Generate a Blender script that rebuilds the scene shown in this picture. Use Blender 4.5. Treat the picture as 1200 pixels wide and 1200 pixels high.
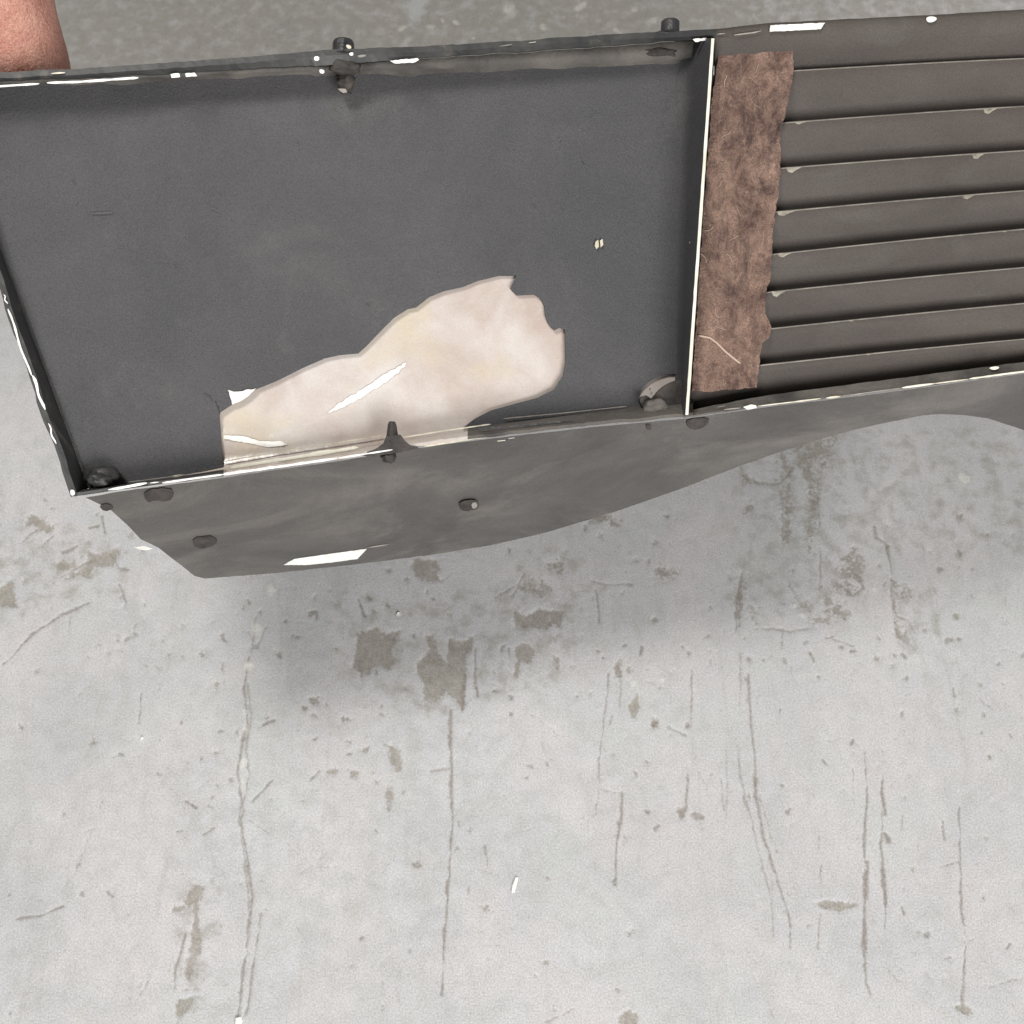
import bpy, bmesh, math, random
import numpy as np
from mathutils import Vector, Matrix, noise as mnoise
from mathutils.geometry import delaunay_2d_cdt, intersect_line_line

random.seed(7)
for o in list(bpy.data.objects):
    bpy.data.objects.remove(o)
SC = bpy.context.scene
COL = SC.collection

# ------------------------------------------------------------------ camera
PITCH = math.radians(25)
LOOK = 0.98
FOV = math.radians(50)
F = 600 / math.tan(FOV / 2)
CAM = Vector((0, -LOOK * math.sin(PITCH), LOOK * math.cos(PITCH)))
cd = bpy.data.cameras.new('camera')
cd.sensor_fit = 'HORIZONTAL'; cd.angle = FOV; cd.clip_start = 0.01; cd.clip_end = 100
cam = bpy.data.objects.new('camera', cd); COL.objects.link(cam)
cam.location = CAM; cam.rotation_euler = (PITCH, 0, 0)
SC.camera = cam
cd.dof.use_dof = True; cd.dof.focus_distance = 0.66; cd.dof.aperture_fstop = 16
SC.render.resolution_x = 1024; SC.render.resolution_y = 1024
RIGHT = Vector((1, 0, 0)); FWD = Vector((0, math.sin(PITCH), -math.cos(PITCH))); UP = Vector((0, math.cos(PITCH), math.sin(PITCH)))

# ------------------------------------------------------------------ light
w = bpy.data.worlds.new('World'); SC.world = w; w.use_nodes = True
bg = w.node_tree.nodes['Background']
bg.inputs[0].default_value = (1.0, 0.985, 0.96, 1); bg.inputs[1].default_value = 0.20
def area(name, loc, target, sx, sy, power, col):
    l = bpy.data.lights.new(name, 'AREA'); l.shape = 'RECTANGLE'; l.size = sx; l.size_y = sy
    l.energy = power; l.color = col
    o = bpy.data.objects.new(name, l); COL.objects.link(o); o.location = loc
    o.rotation_euler = (Vector(target) - Vector(loc)).to_track_quat('-Z', 'Y').to_euler()
    return o
area('ceiling_lamp', (-0.55, 0.12, 2.3), (0.0, -0.15, 0), 0.50, 0.42, 31, (1.0, 0.975, 0.945))
area('doorway_light', (0.95, -2.4, 1.5), (0.15, -0.60, 0), 1.8, 1.6, 101, (1.0, 0.985, 0.985))
SC.view_settings.view_transform = 'Standard'; SC.view_settings.look = 'None'
SC.view_settings.exposure = 0.0; SC.view_settings.gamma = 1

# ------------------------------------------------------------------ materials
def mat(name, c1, c2=None, nrough=0.6, scale=30, detail=6, rough=0.5, spec=0.5, bump=0.0, bscale=400, bdist=0.0006,
        grain=0.0, lo=0.35, hi=0.65, stretch=None, coat=0.0, c3=None, scale3=12, lo3=0.5, hi3=0.7, sss=0.0, rvar=0.0):
    m = bpy.data.materials.new(name); m.use_nodes = True
    nt = m.node_tree; N = nt.nodes; L = nt.links
    p = N['Principled BSDF']
    p.inputs['Roughness'].default_value = rough
    p.inputs['Specular IOR Level'].default_value = spec
    p.inputs['Coat Weight'].default_value = coat; p.inputs['Coat Roughness'].default_value = 0.12
    if sss:
        p.inputs['Subsurface Weight'].default_value = sss; p.inputs['Subsurface Radius'].default_value = (0.006, 0.002, 0.001)
        p.inputs['Subsurface Scale'].default_value = 1.0
    tc = N.new('ShaderNodeTexCoord'); src = tc.outputs['Object']
    if stretch:
        mp = N.new('ShaderNodeMapping'); mp.inputs['Scale'].default_value = stretch
        L.new(src, mp.inputs[0]); ssrc = mp.outputs[0]
    else: ssrc = src
    def nz(sc, det, s, dist=0.0):
        n = N.new('ShaderNodeTexNoise'); n.inputs['Scale'].default_value = sc; n.inputs['Detail'].default_value = det
        n.inputs['Roughness'].default_value = nrough; n.inputs['Distortion'].default_value = dist
        L.new(s, n.inputs['Vector']); return n.outputs['Fac']
    def rng(s, a, b, c=0.0, d=1.0):
        r = N.new('ShaderNodeMapRange'); r.inputs[1].default_value = a; r.inputs[2].default_value = b
        r.inputs[3].default_value = c; r.inputs[4].default_value = d; L.new(s, r.inputs[0]); return r.outputs[0]
    def mix(f, a, b, mode='MIX'):
        x = N.new('ShaderNodeMix'); x.data_type = 'RGBA'; x.blend_type = mode
        if hasattr(f, 'links'): L.new(f, x.inputs[0])
        else: x.inputs[0].default_value = f
        for i, v in ((6, a), (7, b)):
            if hasattr(v, 'links'): L.new(v, x.inputs[i])
            else: x.inputs[i].default_value = (*v, 1)
        return x.outputs[2]
    c2 = c2 or c1
    col = mix(rng(nz(scale, detail, ssrc, 0.4), lo, hi), c1, c2)
    if c3: col = mix(rng(nz(scale3, 7, ssrc, 0.8), lo3, hi3), col, c3)
    if grain:
        g = rng(nz(1400, 2, src), 0.25, 0.75, 1 - grain, 1 + grain)
        h = N.new('ShaderNodeVectorMath'); h.operation = 'SCALE'; L.new(col, h.inputs[0]); L.new(g, h.inputs['Scale']); col = h.outputs[0]
    L.new(col, p.inputs['Base Color'])
    if rvar:
        L.new(rng(nz(25, 6, src), 0.3, 0.7, rough - rvar, rough + rvar), p.inputs['Roughness'])
    if bump:
        b = N.new('ShaderNodeBump'); b.inputs['Strength'].default_value = bump; b.inputs['Distance'].default_value = bdist
        L.new(nz(bscale, 4, src), b.inputs['Height']); L.new(b.outputs[0], p.inputs['Normal'])
    return m

M = {}
M['back'] = mat('grey_textured_paint', (0.056, 0.056, 0.059), (0.074, 0.072, 0.074), scale=9, detail=8, rough=0.58, spec=0.3, bump=0.8, bscale=800, bdist=0.0006, grain=0.42, c3=(0.105, 0.10, 0.095), scale3=16, lo3=0.58, hi3=0.85, nrough=0.68, rvar=0.1)
M['slat'] = mat('grey_slat_paint', (0.061, 0.052, 0.046), (0.086, 0.074, 0.066), scale=14, detail=8, rough=0.62, spec=0.25, bump=0.4, bscale=900, bdist=0.0005, grain=0.26, stretch=(0.35, 1, 1), c3=(0.105, 0.095, 0.082), scale3=26, lo3=0.56, hi3=0.85, rvar=0.08)
M['rim'] = mat('scuffed_rim_paint', (0.026, 0.028, 0.029), (0.055, 0.054, 0.051), scale=45, detail=8, rough=0.5, spec=0.4, bump=0.3, bscale=260, bdist=0.0006, grain=0.15, c3=(0.11, 0.10, 0.085), scale3=38, lo3=0.58, hi3=0.70)
M['edge'] = mat('worn_pale_edge', (0.20, 0.185, 0.165), (0.36, 0.33, 0.29), scale=60, detail=5, rough=0.45, spec=0.4, grain=0.1)
M['dust'] = mat('dusty_corner', (0.090, 0.084, 0.077), (0.150, 0.137, 0.120), scale=28, detail=8, rough=0.75, spec=0.3, bump=0.6, bscale=300, bdist=0.001, grain=0.15, c3=(0.06, 0.056, 0.052), scale3=22, lo3=0.52, hi3=0.7)
M['skin'] = mat('smeared_outer_skin', (0.060, 0.057, 0.054), (0.115, 0.107, 0.098), scale=12, detail=9, rough=0.55, spec=0.35, bump=0.45, bscale=500, bdist=0.0006, grain=0.22, stretch=(0.45, 1.8, 1), c3=(0.165, 0.153, 0.135), scale3=13, lo3=0.50, hi3=0.76, nrough=0.68, rvar=0.1)
M['cream'] = mat('bare_cream_laminate', (0.43, 0.355, 0.310), (0.565, 0.525, 0.490), scale=22, detail=6, rough=0.24, spec=0.5, bump=0.35, bscale=45, bdist=0.002, grain=0.10, coat=0.5, c3=(0.52, 0.45, 0.34), scale3=13, lo3=0.53, hi3=0.70)
M['white'] = mat('white_gelcoat_or_glint', (0.66, 0.64, 0.59), (0.84, 0.83, 0.79), scale=90, detail=8, rough=0.35, spec=0.5, bump=0.4, bscale=300, bdist=0.0005, grain=0.08, lo=0.3, hi=0.55)
M['chip'] = mat('cream_chip_or_glint', (0.50, 0.45, 0.34), (0.70, 0.66, 0.55), scale=120, detail=4, rough=0.4, spec=0.4)
M['dull'] = mat('dull_worn_spot', (0.13, 0.115, 0.09), (0.34, 0.31, 0.24), scale=170, detail=5, rough=0.5, spec=0.4)
M['cut'] = mat('raw_cut_edge_or_glint', (0.62, 0.60, 0.48), (0.76, 0.74, 0.64), scale=60, detail=6, rough=0.6, spec=0.4)
M['rubber'] = mat('black_rubber_or_slit_shade', (0.018, 0.019, 0.022), (0.045, 0.043, 0.042), scale=120, detail=6, rough=0.42, spec=0.5, bump=0.7, bscale=260, bdist=0.001)
M['gunk'] = mat('brown_black_sealant', (0.030, 0.028, 0.027), (0.070, 0.060, 0.052), scale=90, detail=8, rough=0.65, spec=0.3, bump=0.8, bscale=300, bdist=0.001, grain=0.25)
M['fibre'] = mat('brown_fibre_pad', (0.100, 0.058, 0.048), (0.40, 0.265, 0.20), scale=70, detail=14, rough=0.6, spec=0.35, bump=1.0, bscale=420, bdist=0.003, grain=0.5, lo=0.38, hi=0.64, stretch=(1.25, 0.75, 1), c3=(0.055, 0.033, 0.032), scale3=24, lo3=0.51, hi3=0.68, nrough=0.82)
M['strand'] = mat('pale_strand', (0.42, 0.30, 0.24), (0.5, 0.38, 0.3), scale=50, detail=3, rough=0.6)
M['flesh'] = mat('ruddy_skin', (0.43, 0.19, 0.145), (0.60, 0.33, 0.25), scale=55, detail=9, rough=0.6, spec=0.3, bump=1.0, bscale=420, bdist=0.0016, grain=0.38, sss=0.1, c3=(0.42, 0.15, 0.13), scale3=30, lo3=0.52, hi3=0.75, nrough=0.7)

# ------------------------------------------------------------------ panel frame in space
KX, KY = 0.16, 0.05
NRM = (-FWD + RIGHT * KX - UP * KY).normalized()
def ray(u, v):
    return (FWD + RIGHT * ((u - 600) / F) + UP * ((600 - v) / F)).normalized()
P0 = CAM + (FWD + RIGHT * 0 + UP * ((600 - 330) / F)) * 0.645
def S(u, v, h=0.0):
    """point of the panel's plane, lifted h metres along its normal"""
    d = ray(u, v)
    return CAM + d * ((P0 + NRM * h - CAM).dot(NRM) / d.dot(NRM))
PX = 0.645 / F                                     # metres per photo pixel on the panel
AY = (UP - NRM * UP.dot(NRM)).normalized()
AX = AY.cross(NRM).normalized()
ORG = S(407, 536, -0.02)

def link(name, me, parent, m=None, mats=None, loc=None):
    o = bpy.data.objects.new(name, me); COL.objects.link(o)
    if parent: o.parent = parent
    for x in (mats or ([m] if m else [])): me.materials.append(x)
    return o
def tag(o, label=None, cat=None, group=None, kind=None):
    for k, v in (('label', label), ('category', cat), ('group', group), ('kind', kind)):
        if v: o[k] = v
    return o
def empty(name, loc):
    o = bpy.data.objects.new(name, None); COL.objects.link(o); o.location = loc; o.empty_display_size = 0.02; return o

def inside(p, poly):
    x, y = p; c = False; n = len(poly); j = n - 1
    for i in range(n):
        xi, yi = poly[i]; xj, yj = poly[j]
        if (yi > y) != (yj > y) and x < (xj - xi) * (y - yi) / (yj - yi) + xi: c = not c
        j = i
    return c
def densify(poly, step, jit=0.0, closed=True):
    out = []
    n = len(poly)
    for i in range(n if closed else n - 1):
        a = Vector(poly[i]); b = Vector(poly[(i + 1) % n]); k = max(1, int((b - a).length / step))
        for q in range(k):
            p = a.lerp(b, q / k)
            if jit and q: p += Vector((random.uniform(-jit, jit), random.uniform(-jit, jit)))
            out.append((p.x, p.y))
    if not closed: out.append(tuple(poly[-1]))
    return out
def smooth(poly, it=1):
    for _ in range(it):
        q = []
        for i in range(len(poly)):
            a = poly[i]; b = poly[(i + 1) % len(poly)]
            q += [(a[0] * .75 + b[0] * .25, a[1] * .75 + b[1] * .25), (a[0] * .25 + b[0] * .75, a[1] * .25 + b[1] * .75)]
        poly = q
    return poly

def sheet(name, outline, m, hf, parent, holes=(), t=0.003, step=14, jit=0.0, org=None, bend=0.0, sidemat=None, est=None):
    """a sheet of real thickness lying on the panel, with its true outline and holes"""
    org = org or ORG
    if not callable(hf): hv = hf; hf = lambda u, v: hv
    loops = [densify(outline, est or step, jit)] + [densify(h, est or step * .5, jit) for h in holes]
    pts = []; edges = []
    for lp in loops:
        b = len(pts); pts += lp; edges += [(b + i, b + (i + 1) % len(lp)) for i in range(len(lp))]
    us = [p[0] for p in loops[0]]; vs = [p[1] for p in loops[0]]
    u = min(us) + step * .5
    while u < max(us):
        v = min(vs) + step * .5
        while v < max(vs):
            p = (u + random.uniform(-.1, .1) * step, v + random.uniform(-.1, .1) * step)
            if inside(p, loops[0]) and not any(inside(p, h) for h in loops[1:]): pts.append(p)
            v += step
        u += step
    co, _, fa, *_r = delaunay_2d_cdt([Vector(p) for p in pts], edges, [], 0, 1e-4)
    keep = []
    for f in fa:
        c = (sum(co[i][0] for i in f) / len(f), sum(co[i][1] for i in f) / len(f))
        if inside(c, loops[0]) and not any(inside(c, h) for h in loops[1:]): keep.append(list(f))
    top = [S(p[0], p[1], hf(p[0], p[1]) + (bend * mnoise.noise(Vector((p[0] * .006, p[1] * .006, 3.1))) if bend else 0)) for p in co]
    verts = [p - org for p in top] + [p - NRM * t - org for p in top]
    n = len(top); faces = []; cnt = {}
    for f in keep:
        a, b, c = (top[f[0]], top[f[1]], top[f[2]])
        if (b - a).cross(c - a).dot(NRM) < 0: f = f[::-1]
        faces.append(f); faces.append([i + n for i in f[::-1]])
        for i in range(len(f)):
            e = (f[i], f[(i + 1) % len(f)]); cnt[e] = 1
    smo = [True] * len(faces)
    for (a, b) in list(cnt):
        if (b, a) not in cnt:
            k = len(verts); verts += [verts[a], verts[b], verts[b + n], verts[a + n]]
            faces.append([k + 1, k, k + 3, k + 2]); smo.append(False)
    me = bpy.data.meshes.new(name); me.from_pydata([tuple(v) for v in verts], [], faces); me.update()
    me.polygons.foreach_set('use_smooth', smo)
    o = link(name, me, parent, mats=[m] + ([sidemat] if sidemat else []))
    if sidemat: me.polygons.foreach_set('material_index', [0 if s else 1 for s in smo])
    return o

def lerp_line(pts, x):
    for (a, b) in zip(pts, pts[1:]):
        if x <= b[0] or b is pts[-1]:
            f = (x - a[0]) / (b[0] - a[0]); return a[1] + (b[1] - a[1]) * f
def loft(name, rows, mats, parent, idx=None, sm=True, solid=0.0, org=None, jit=0.0):
    """rows: lists of equally many (u, v, h); consecutive rows are joined"""
    org = org or ORG
    vs = []; fs = []; mi = []
    k = len(rows[0])
    for r, row in enumerate(rows):
        for (u, v, h) in row:
            vs.append(S(u, v, h) - org + Vector((random.gauss(0, 1), random.gauss(0, 1), random.gauss(0, 1))) * jit)
    for r in range(len(rows) - 1):
        for c in range(k - 1):
            f = [r * k + c, r * k + c + 1, (r + 1) * k + c + 1, (r + 1) * k + c]
            fs.append(f); mi.append(idx[r] if idx else 0)
    me = bpy.data.meshes.new(name); me.from_pydata([tuple(v) for v in vs], [], fs); me.update()
    # make the first face look toward the camera side
    bm = bmesh.new(); bm.from_mesh(me); bmesh.ops.recalc_face_normals(bm, faces=bm.faces)
    s = sum((f.normal.dot(NRM) for f in bm.faces))
    if s < 0: bmesh.ops.reverse_faces(bm, faces=bm.faces)
    bm.to_mesh(me); bm.free()
    me.polygons.foreach_set('use_smooth', [sm] * len(fs)); me.polygons.foreach_set('material_index', mi)
    o = link(name, me, parent, mats=mats)
    if solid:
        md = o.modifiers.new('thick', 'SOLIDIFY'); md.thickness = solid; md.offset = -1
    return o
def line_pts(pl, h, u0=None, u1=None, n=60, wob=0.0, seed=0):
    """sample a polyline v(u) at n points"""
    u0 = pl[0][0] if u0 is None else u0; u1 = pl[-1][0] if u1 is None else u1
    out = []
    for i in range(n):
        u = u0 + (u1 - u0) * i / (n - 1)
        out.append((u, lerp_line(pl, u) + wob * mnoise.noise(Vector((u * .03, seed, 0))) + wob * .5 * mnoise.noise(Vector((u * .15, seed, 5))), h))
    return out
def blob(name, c, ax, r, m, parent, amp=0.25, fr=3.0, seed=0, sub=3, org=None):
    """an irregular lump; c centre, ax 3 axes, r 3 radii"""
    org = org or ORG
    bm = bmesh.new(); bmesh.ops.create_icosphere(bm, subdivisions=sub, radius=1)
    for v in bm.verts:
        p = v.co.copy(); f = 1 + amp * mnoise.noise(p * fr * .5 + Vector((seed, seed * 2, 0))) + amp * .5 * mnoise.noise(p * fr + Vector((seed, 0, 7)))
        v.co = (c - org) + (ax[0] * p.x * r[0] + ax[1] * p.y * r[1] + ax[2] * p.z * r[2]) * f
    for f in bm.faces: f.smooth = True
    me = bpy.data.meshes.new(name); bm.to_mesh(me); bm.free()
    return link(name, me, parent, m)
def prism(name, c, axis, side, rads, m, parent, n=6, org=None, bev=0.0006):
    """lathe of n sides along axis; rads = [(dist, radius)...]"""
    org = org or ORG
    o2 = axis.cross(side).normalized(); bm = bmesh.new(); rings = []
    for (d, r) in rads:
        rings.append([bm.verts.new((c - org) + axis * d + (side * math.cos(2 * math.pi * i / n) + o2 * math.sin(2 * math.pi * i / n)) * r) for i in range(n)])
    for a, b in zip(rings, rings[1:]):
        for i in range(n): bm.faces.new((a[i], a[(i + 1) % n], b[(i + 1) % n], b[i]))
    bm.faces.new(rings[0][::-1]); bm.faces.new(rings[-1])
    bmesh.ops.recalc_face_normals(bm, faces=bm.faces)
    me = bpy.data.meshes.new(name); bm.to_mesh(me); bm.free()
    o = link(name, me, parent, m)
    if n > 8: me.polygons.foreach_set('use_smooth', [len(p.vertices) == 4 for p in me.polygons])
    md = o.modifiers.new('bevel', 'BEVEL'); md.width = bev; md.segments = 2; md.limit_method = 'ANGLE'
    return o
def tube(name, pts, r, m, parent, org=None, n=6):
    org = org or ORG
    bm = bmesh.new(); rings = []
    for i, p in enumerate(pts):
        d = (pts[min(i + 1, len(pts) - 1)] - pts[max(i - 1, 0)]).normalized()
        a = d.cross(NRM).normalized(); b = d.cross(a)
        rr = r * (0.5 if i in (0, len(pts) - 1) else 1)
        rings.append([bm.verts.new(p - org + (a * math.cos(2 * math.pi * k / n) + b * math.sin(2 * math.pi * k / n)) * rr) for k in range(n)])
    for a, b in zip(rings, rings[1:]):
        for k in range(n): bm.faces.new((a[k], a[(k + 1) % n], b[(k + 1) % n], b[k]))
    bm.faces.new(rings[0][::-1]); bm.faces.new(rings[-1]); bmesh.ops.recalc_face_normals(bm, faces=bm.faces)
    for f in bm.faces: f.smooth = True
    me = bpy.data.meshes.new(name); bm.to_mesh(me); bm.free()
    return link(name, me, parent, m)

# ------------------------------------------------------------------ floor
def floor_px():
    nx, ny = 1000, 1000
    xs = np.linspace(-0.58, 0.58, nx); ys = np.linspace(-0.50, 0.66, ny)
    ext = np.array([0.7, 1.0, 1.6, 2.6, 4.0])
    xs = np.concatenate([-ext[::-1] , xs, ext]); ys = np.concatenate([-ext[::-1], ys, ext + .1])
    return xs, ys
def build_floor():
    xs, ys = floor_px(); X, Y = np.meshgrid(xs, ys)
    nx, ny = len(xs), len(ys)
    dx = X - CAM.x; dy = Y - CAM.y; dz = -CAM.z
    dep = dy * FWD.y + dz * FWD.z
    U = 600 + F * dx / np.maximum(dep, .05); V = 600 - F * (dy * UP.y + dz * UP.z) / np.maximum(dep, .05)
    # smooth value noise to warp outlines
    rng = np.random.default_rng(5)
    def vnoise(u, v, s, seed):
        g = np.random.default_rng(seed).random((260, 260)); a = u / s + 40; b = v / s + 40
        a = np.clip(a, 0, 257.9); b = np.clip(b, 0, 257.9)
        i = a.astype(int); j = b.astype(int); fa = a - i; fb = b - j; fa = fa * fa * (3 - 2 * fa); fb = fb * fb * (3 - 2 * fb)
        return (g[i, j] * (1 - fa) + g[i + 1, j] * fa) * (1 - fb) + (g[i, j + 1] * (1 - fa) + g[i + 1, j + 1] * fa) * fb - .5
    U = U.ravel(); V = V.ravel()
    n1 = vnoise(U, V, 9, 1); n2 = vnoise(U, V, 9, 2); n3 = vnoise(U, V, 26, 3); n4 = vnoise(U, V, 26, 4)
    UW = U + n1 * 7 + n3 * 5; VW = V + n2 * 7 + n4 * 5
    R = np.zeros_like(U); G = np.zeros_like(U); B = np.zeros_like(U)
    # bucket vertices for quick lookup
    def sel(a, b, c, d): return np.nonzero((U > a) & (U < b) & (V > c) & (V < d))[0]
    def segd(u, v, a, b):
        ax, ay = a; bx, by = b; L2 = (bx - ax) ** 2 + (by - ay) ** 2 + 1e-9
        t = np.clip(((u - ax) * (bx - ax) + (v - ay) * (by - ay)) / L2, 0, 1)
        return np.hypot(u - ax - t * (bx - ax), v - ay - t * (by - ay)), t
    def poly(A, pts, amt=1.0, soft=2.0, warp=1.0):
        us = [p[0] for p in pts]; vs = [p[1] for p in pts]
        k = sel(min(us) - 14, max(us) + 14, min(vs) - 14, max(vs) + 14)
        u = U[k] + (UW[k] - U[k]) * warp; v = V[k] + (VW[k] - V[k]) * warp
        ins = np.zeros(len(k), bool); dist = np.full(len(k), 1e9); n = len(pts)
        for i in range(n):
            a = pts[i]; b = pts[(i + 1) % n]
            d, _ = segd(u, v, a, b); dist = np.minimum(dist, d)
            if a[1] != b[1]:
                c = ((a[1] > v) != (b[1] > v)) & (u < (b[0] - a[0]) * (v - a[1]) / (b[1] - a[1]) + a[0]); ins ^= c
        sd = np.where(ins, dist, -dist)
        A[k] = np.maximum(A[k], amt * np.clip(.5 + sd / (2 * soft), 0, 1))
    def line(A, pts, w=1.4, amt=1.0, warp=.35, brk=0.0):
        us = [p[0] for p in pts]; vs = [p[1] for p in pts]
        k = sel(min(us) - 12, max(us) + 12, min(vs) - 12, max(vs) + 12)
        u = U[k] + (UW[k] - U[k]) * warp; v = V[k] + (VW[k] - V[k]) * warp
        dist = np.full(len(k), 1e9)
        for a, b in zip(pts, pts[1:]): dist = np.minimum(dist, segd(u, v, a, b)[0])
        ww = w * (1 + 1.1 * n3[k] + 0.9 * n1[k])
        val = amt * np.clip(1.25 - dist / np.maximum(ww, .3), 0, 1)
        if brk: val *= np.clip((vnoise(U[k], V[k], 30, 9) + .5 - brk) * 5, 0, 1)
        A[k] = np.maximum(A[k], val)
    dr = random.Random(21)
    def dot(A, x, y, r=3, amt=1.0, e=1.0):
        a = dr.uniform(0, 3.14); l = r * dr.uniform(.35, .9)
        pts = [(x - math.cos(a) * l, y - math.sin(a) * l), (x + dr.uniform(-.4, .4) * r, y + dr.uniform(-.4, .4) * r), (x + math.cos(a) * l, y + math.sin(a) * l)]
        us = [p[0] for p in pts]; vs = [p[1] for p in pts]
        k = sel(min(us) - 10, max(us) + 10, min(vs) - 10, max(vs) + 10); d = np.full(len(k), 1e9)
        u = U[k] + n1[k] * 4; v = V[k] + n2[k] * 4
        for p, q in zip(pts, pts[1:]): d = np.minimum(d, segd(u, v, p, q)[0])
        A[k] = np.maximum(A[k], amt * np.clip(.5 + (r * .62 - d) / 2.6, 0, 1))
    def oval(A, x, y, r, amt, e):
        k = sel(x - r * 3 - 8, x + r * 3 + 8, y - r * 3 - 8, y + r * 3 + 8)
        d = np.hypot(U[k] + n1[k] * r * 1.3 - x, (V[k] + n2[k] * r * 1.3 - y) / e)
        A[k] = np.maximum(A[k], amt * np.clip(.5 + (r - d) / (r * .9), 0, 1))
    # bare patches of concrete -------------------------------------------------
    P = [
     [(418,742),(440,735),(452,742),(469,738),(462,752),(458,765),(464,772),(456,783),(440,781),(431,792),(422,788),(413,782),(417,762)],
     [(500,745),(508,742),(512,765),(524,778),(526,748),(542,752),(553,745),(552,760),(545,772),(545,828),(540,834),(536,820),(522,810),(514,822),(497,820),(497,800),(488,788),(490,776),(502,766)],
     [(604,715),(614,722),(632,713),(646,716),(660,716),(659,735),(645,732),(640,738),(624,734),(603,736)],
     [(605,758),(616,755),(627,762),(622,777),(610,775),(606,794),(602,792),(604,775)],
     [(485,654),(512,656),(516,668),(510,672),(516,680),(502,681),(488,676),(482,664)],
     [(612,680),(632,676),(640,686),(646,692),(634,702),(618,696),(606,690)],
     [(103,645),(112,649),(126,647),(140,640),(139,652),(132,662),(120,664),(108,664),(106,680),(96,676),(94,668),(102,662)],
     [(64,660),(74,656),(82,660),(80,666),(68,668)], [(74,678),(86,670),(96,668),(92,674),(80,678)],
     [(32,606),(40,602),(48,610),(62,618),(60,626),(48,620),(38,614),(30,616)],
     [(926,520),(950,508),(972,512),(985,515),(975,535),(962,555),(958,580),(962,600),(955,640),(948,660),(942,615),(944,575),(935,545)],
     [(910,530),(920,528),(924,560),(932,590),(926,620),(920,640),(914,600),(918,570)],
     [(985,648),(1000,642),(1014,652),(1016,672),(1004,684),(990,680),(980,668)],
     [(962,686),(975,700),(1004,716),(1000,720),(985,726),(968,733),(950,734),(946,722),(955,718),(966,712)],
     [(935,708),(948,704),(958,716),(952,722),(938,716)],
     [(865,672),(876,675),(872,700),(868,735),(862,735),(862,700)],
     [(877,708),(890,712),(886,732),(882,728)], [(1048,732),(1058,730),(1066,748),(1056,752),(1046,744)],
     [(1043,680),(1053,690),(1066,702),(1052,700),(1050,720),(1044,716),(1047,700)],
     [(456,874),(462,870),(468,884),(470,900),(464,902),(456,892)],
     [(452,920),(458,924),(459,936),(455,955),(453,940)], [(416,906),(420,902),(417,912),(410,910)],
     [(382,904),(396,902),(394,908),(386,908)], [(408,902),(418,904),(414,910)],
     [(362,818),(374,815),(374,826),(366,826)], [(400,838),(412,842),(402,846)], [(420,878),(432,874),(428,882)],
     [(648,768),(654,770),(653,784),(649,776)],
     [(738,825),(748,812),(750,826),(744,842),(738,832)], [(720,782),(728,768),(728,792),(720,792)],
     [(764,842),(770,840),(772,852),(764,854)], [(794,950),(806,944),(804,960),(796,960)],
     [(730,1185),(738,1184),(747,1192),(744,1202),(728,1204),(724,1192)],
     [(226,1036),(240,1038),(236,1050),(232,1060),(236,1112),(226,1132),(222,1150),(216,1140),(222,1110),(226,1080),(228,1058),(206,1070),(202,1066),(214,1058)],
     [(208,1170),(230,1168),(216,1185),(206,1200),(206,1185)], [(201,1060),(208,1064),(203,1070)],
     [(12,676),(0,690),(0,710),(20,712),(16,694)], [(955,1058),(965,1054),(1005,1060),(1000,1064),(985,1070),(968,1064)],
     [(1118,1180),(1128,1176),(1140,1184),(1136,1192),(1126,1186)],
     [(700,600),(712,604),(704,612),(690,612)], [(1036,640),(1042,640),(1040,650)],
    ]
    for i, p in enumerate(P):
        fa = 10 <= i <= 18 or i == 5
        poly(R, p, .60 if fa else 1.0, 6.0 if fa else 3.2, .5 if fa else .25)
    faint = [  # thin wear, plus areas where shade is painted into the floor colour
     [(60,-70),(480,-60),(470,90),(60,110)], [(880,-60),(1260,-60),(1260,40),(880,60)],  # top-left floor shade put into the colour; top right darkened too
     [(478,-40),(500,10),(470,30),(470,90),(640,120),(880,60),(900,-5),(860,-60)],
     [(1108,-30),(1130,-30),(1128,40),(1105,40)], [(560,690),(600,668),(680,655),(720,690),(700,712),(600,705)],
     [(860,520),(1010,505),(1010,560),(1000,700),(880,745),(850,700)],
     [(60,640),(150,640),(160,690),(110,710),(70,690)], [(600,650),(690,640),(700,705),(610,715)],
     [(1040,680),(1100,690),(1120,760),(1050,770)], [(210,1030),(260,1020),(250,1180),(200,1200)], [(940,500),(1260,500),(1260,640),(1100,660),(960,640)], [(-40,560),(60,600),(160,640),(120,700),(-40,740)], [(380,690),(700,690),(660,800),(480,850),(400,800)],  # large right-hand area: the panel's soft shadow painted as a warm tint
    ]
    for i, p in enumerate(faint): poly(B, p, (1.0, .85, 1.0, 1.0)[i] if i < 4 else .45, 9 if i != 2 else 14, 2.2)
    for p in [[(868,545),(878,560),(892,566),(888,572),(872,566),(864,552)],[(905,538),(935,545),(928,558),(905,562),(918,552)],[(948,560),(962,575),(962,600),(954,612),(947,590)],
              [(914,590),(924,588),(930,615),(926,640),(918,632)],[(988,655),(1000,647),(1012,654),(1014,668),(1004,680),(990,676)],[(978,682),(992,680),(1006,690),(998,698),(980,692)],
              [(1040,672),(1048,676),(1052,700),(1046,706),(1040,690)],[(1050,684),(1072,688),(1070,700),(1054,698)],[(1046,722),(1056,730),(1066,742),(1060,756),(1048,748)],[(870,585),(884,590),(882,600),(872,602)],
              [(760,660),(776,664),(796,668),(790,680),(770,682)],[(700,598),(722,606),(734,620),(716,618)],[(640,660),(662,655),(668,668),(652,676)]]: poly(R, p, .66, 6, .7)
    pr = random.Random(77)
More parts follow.
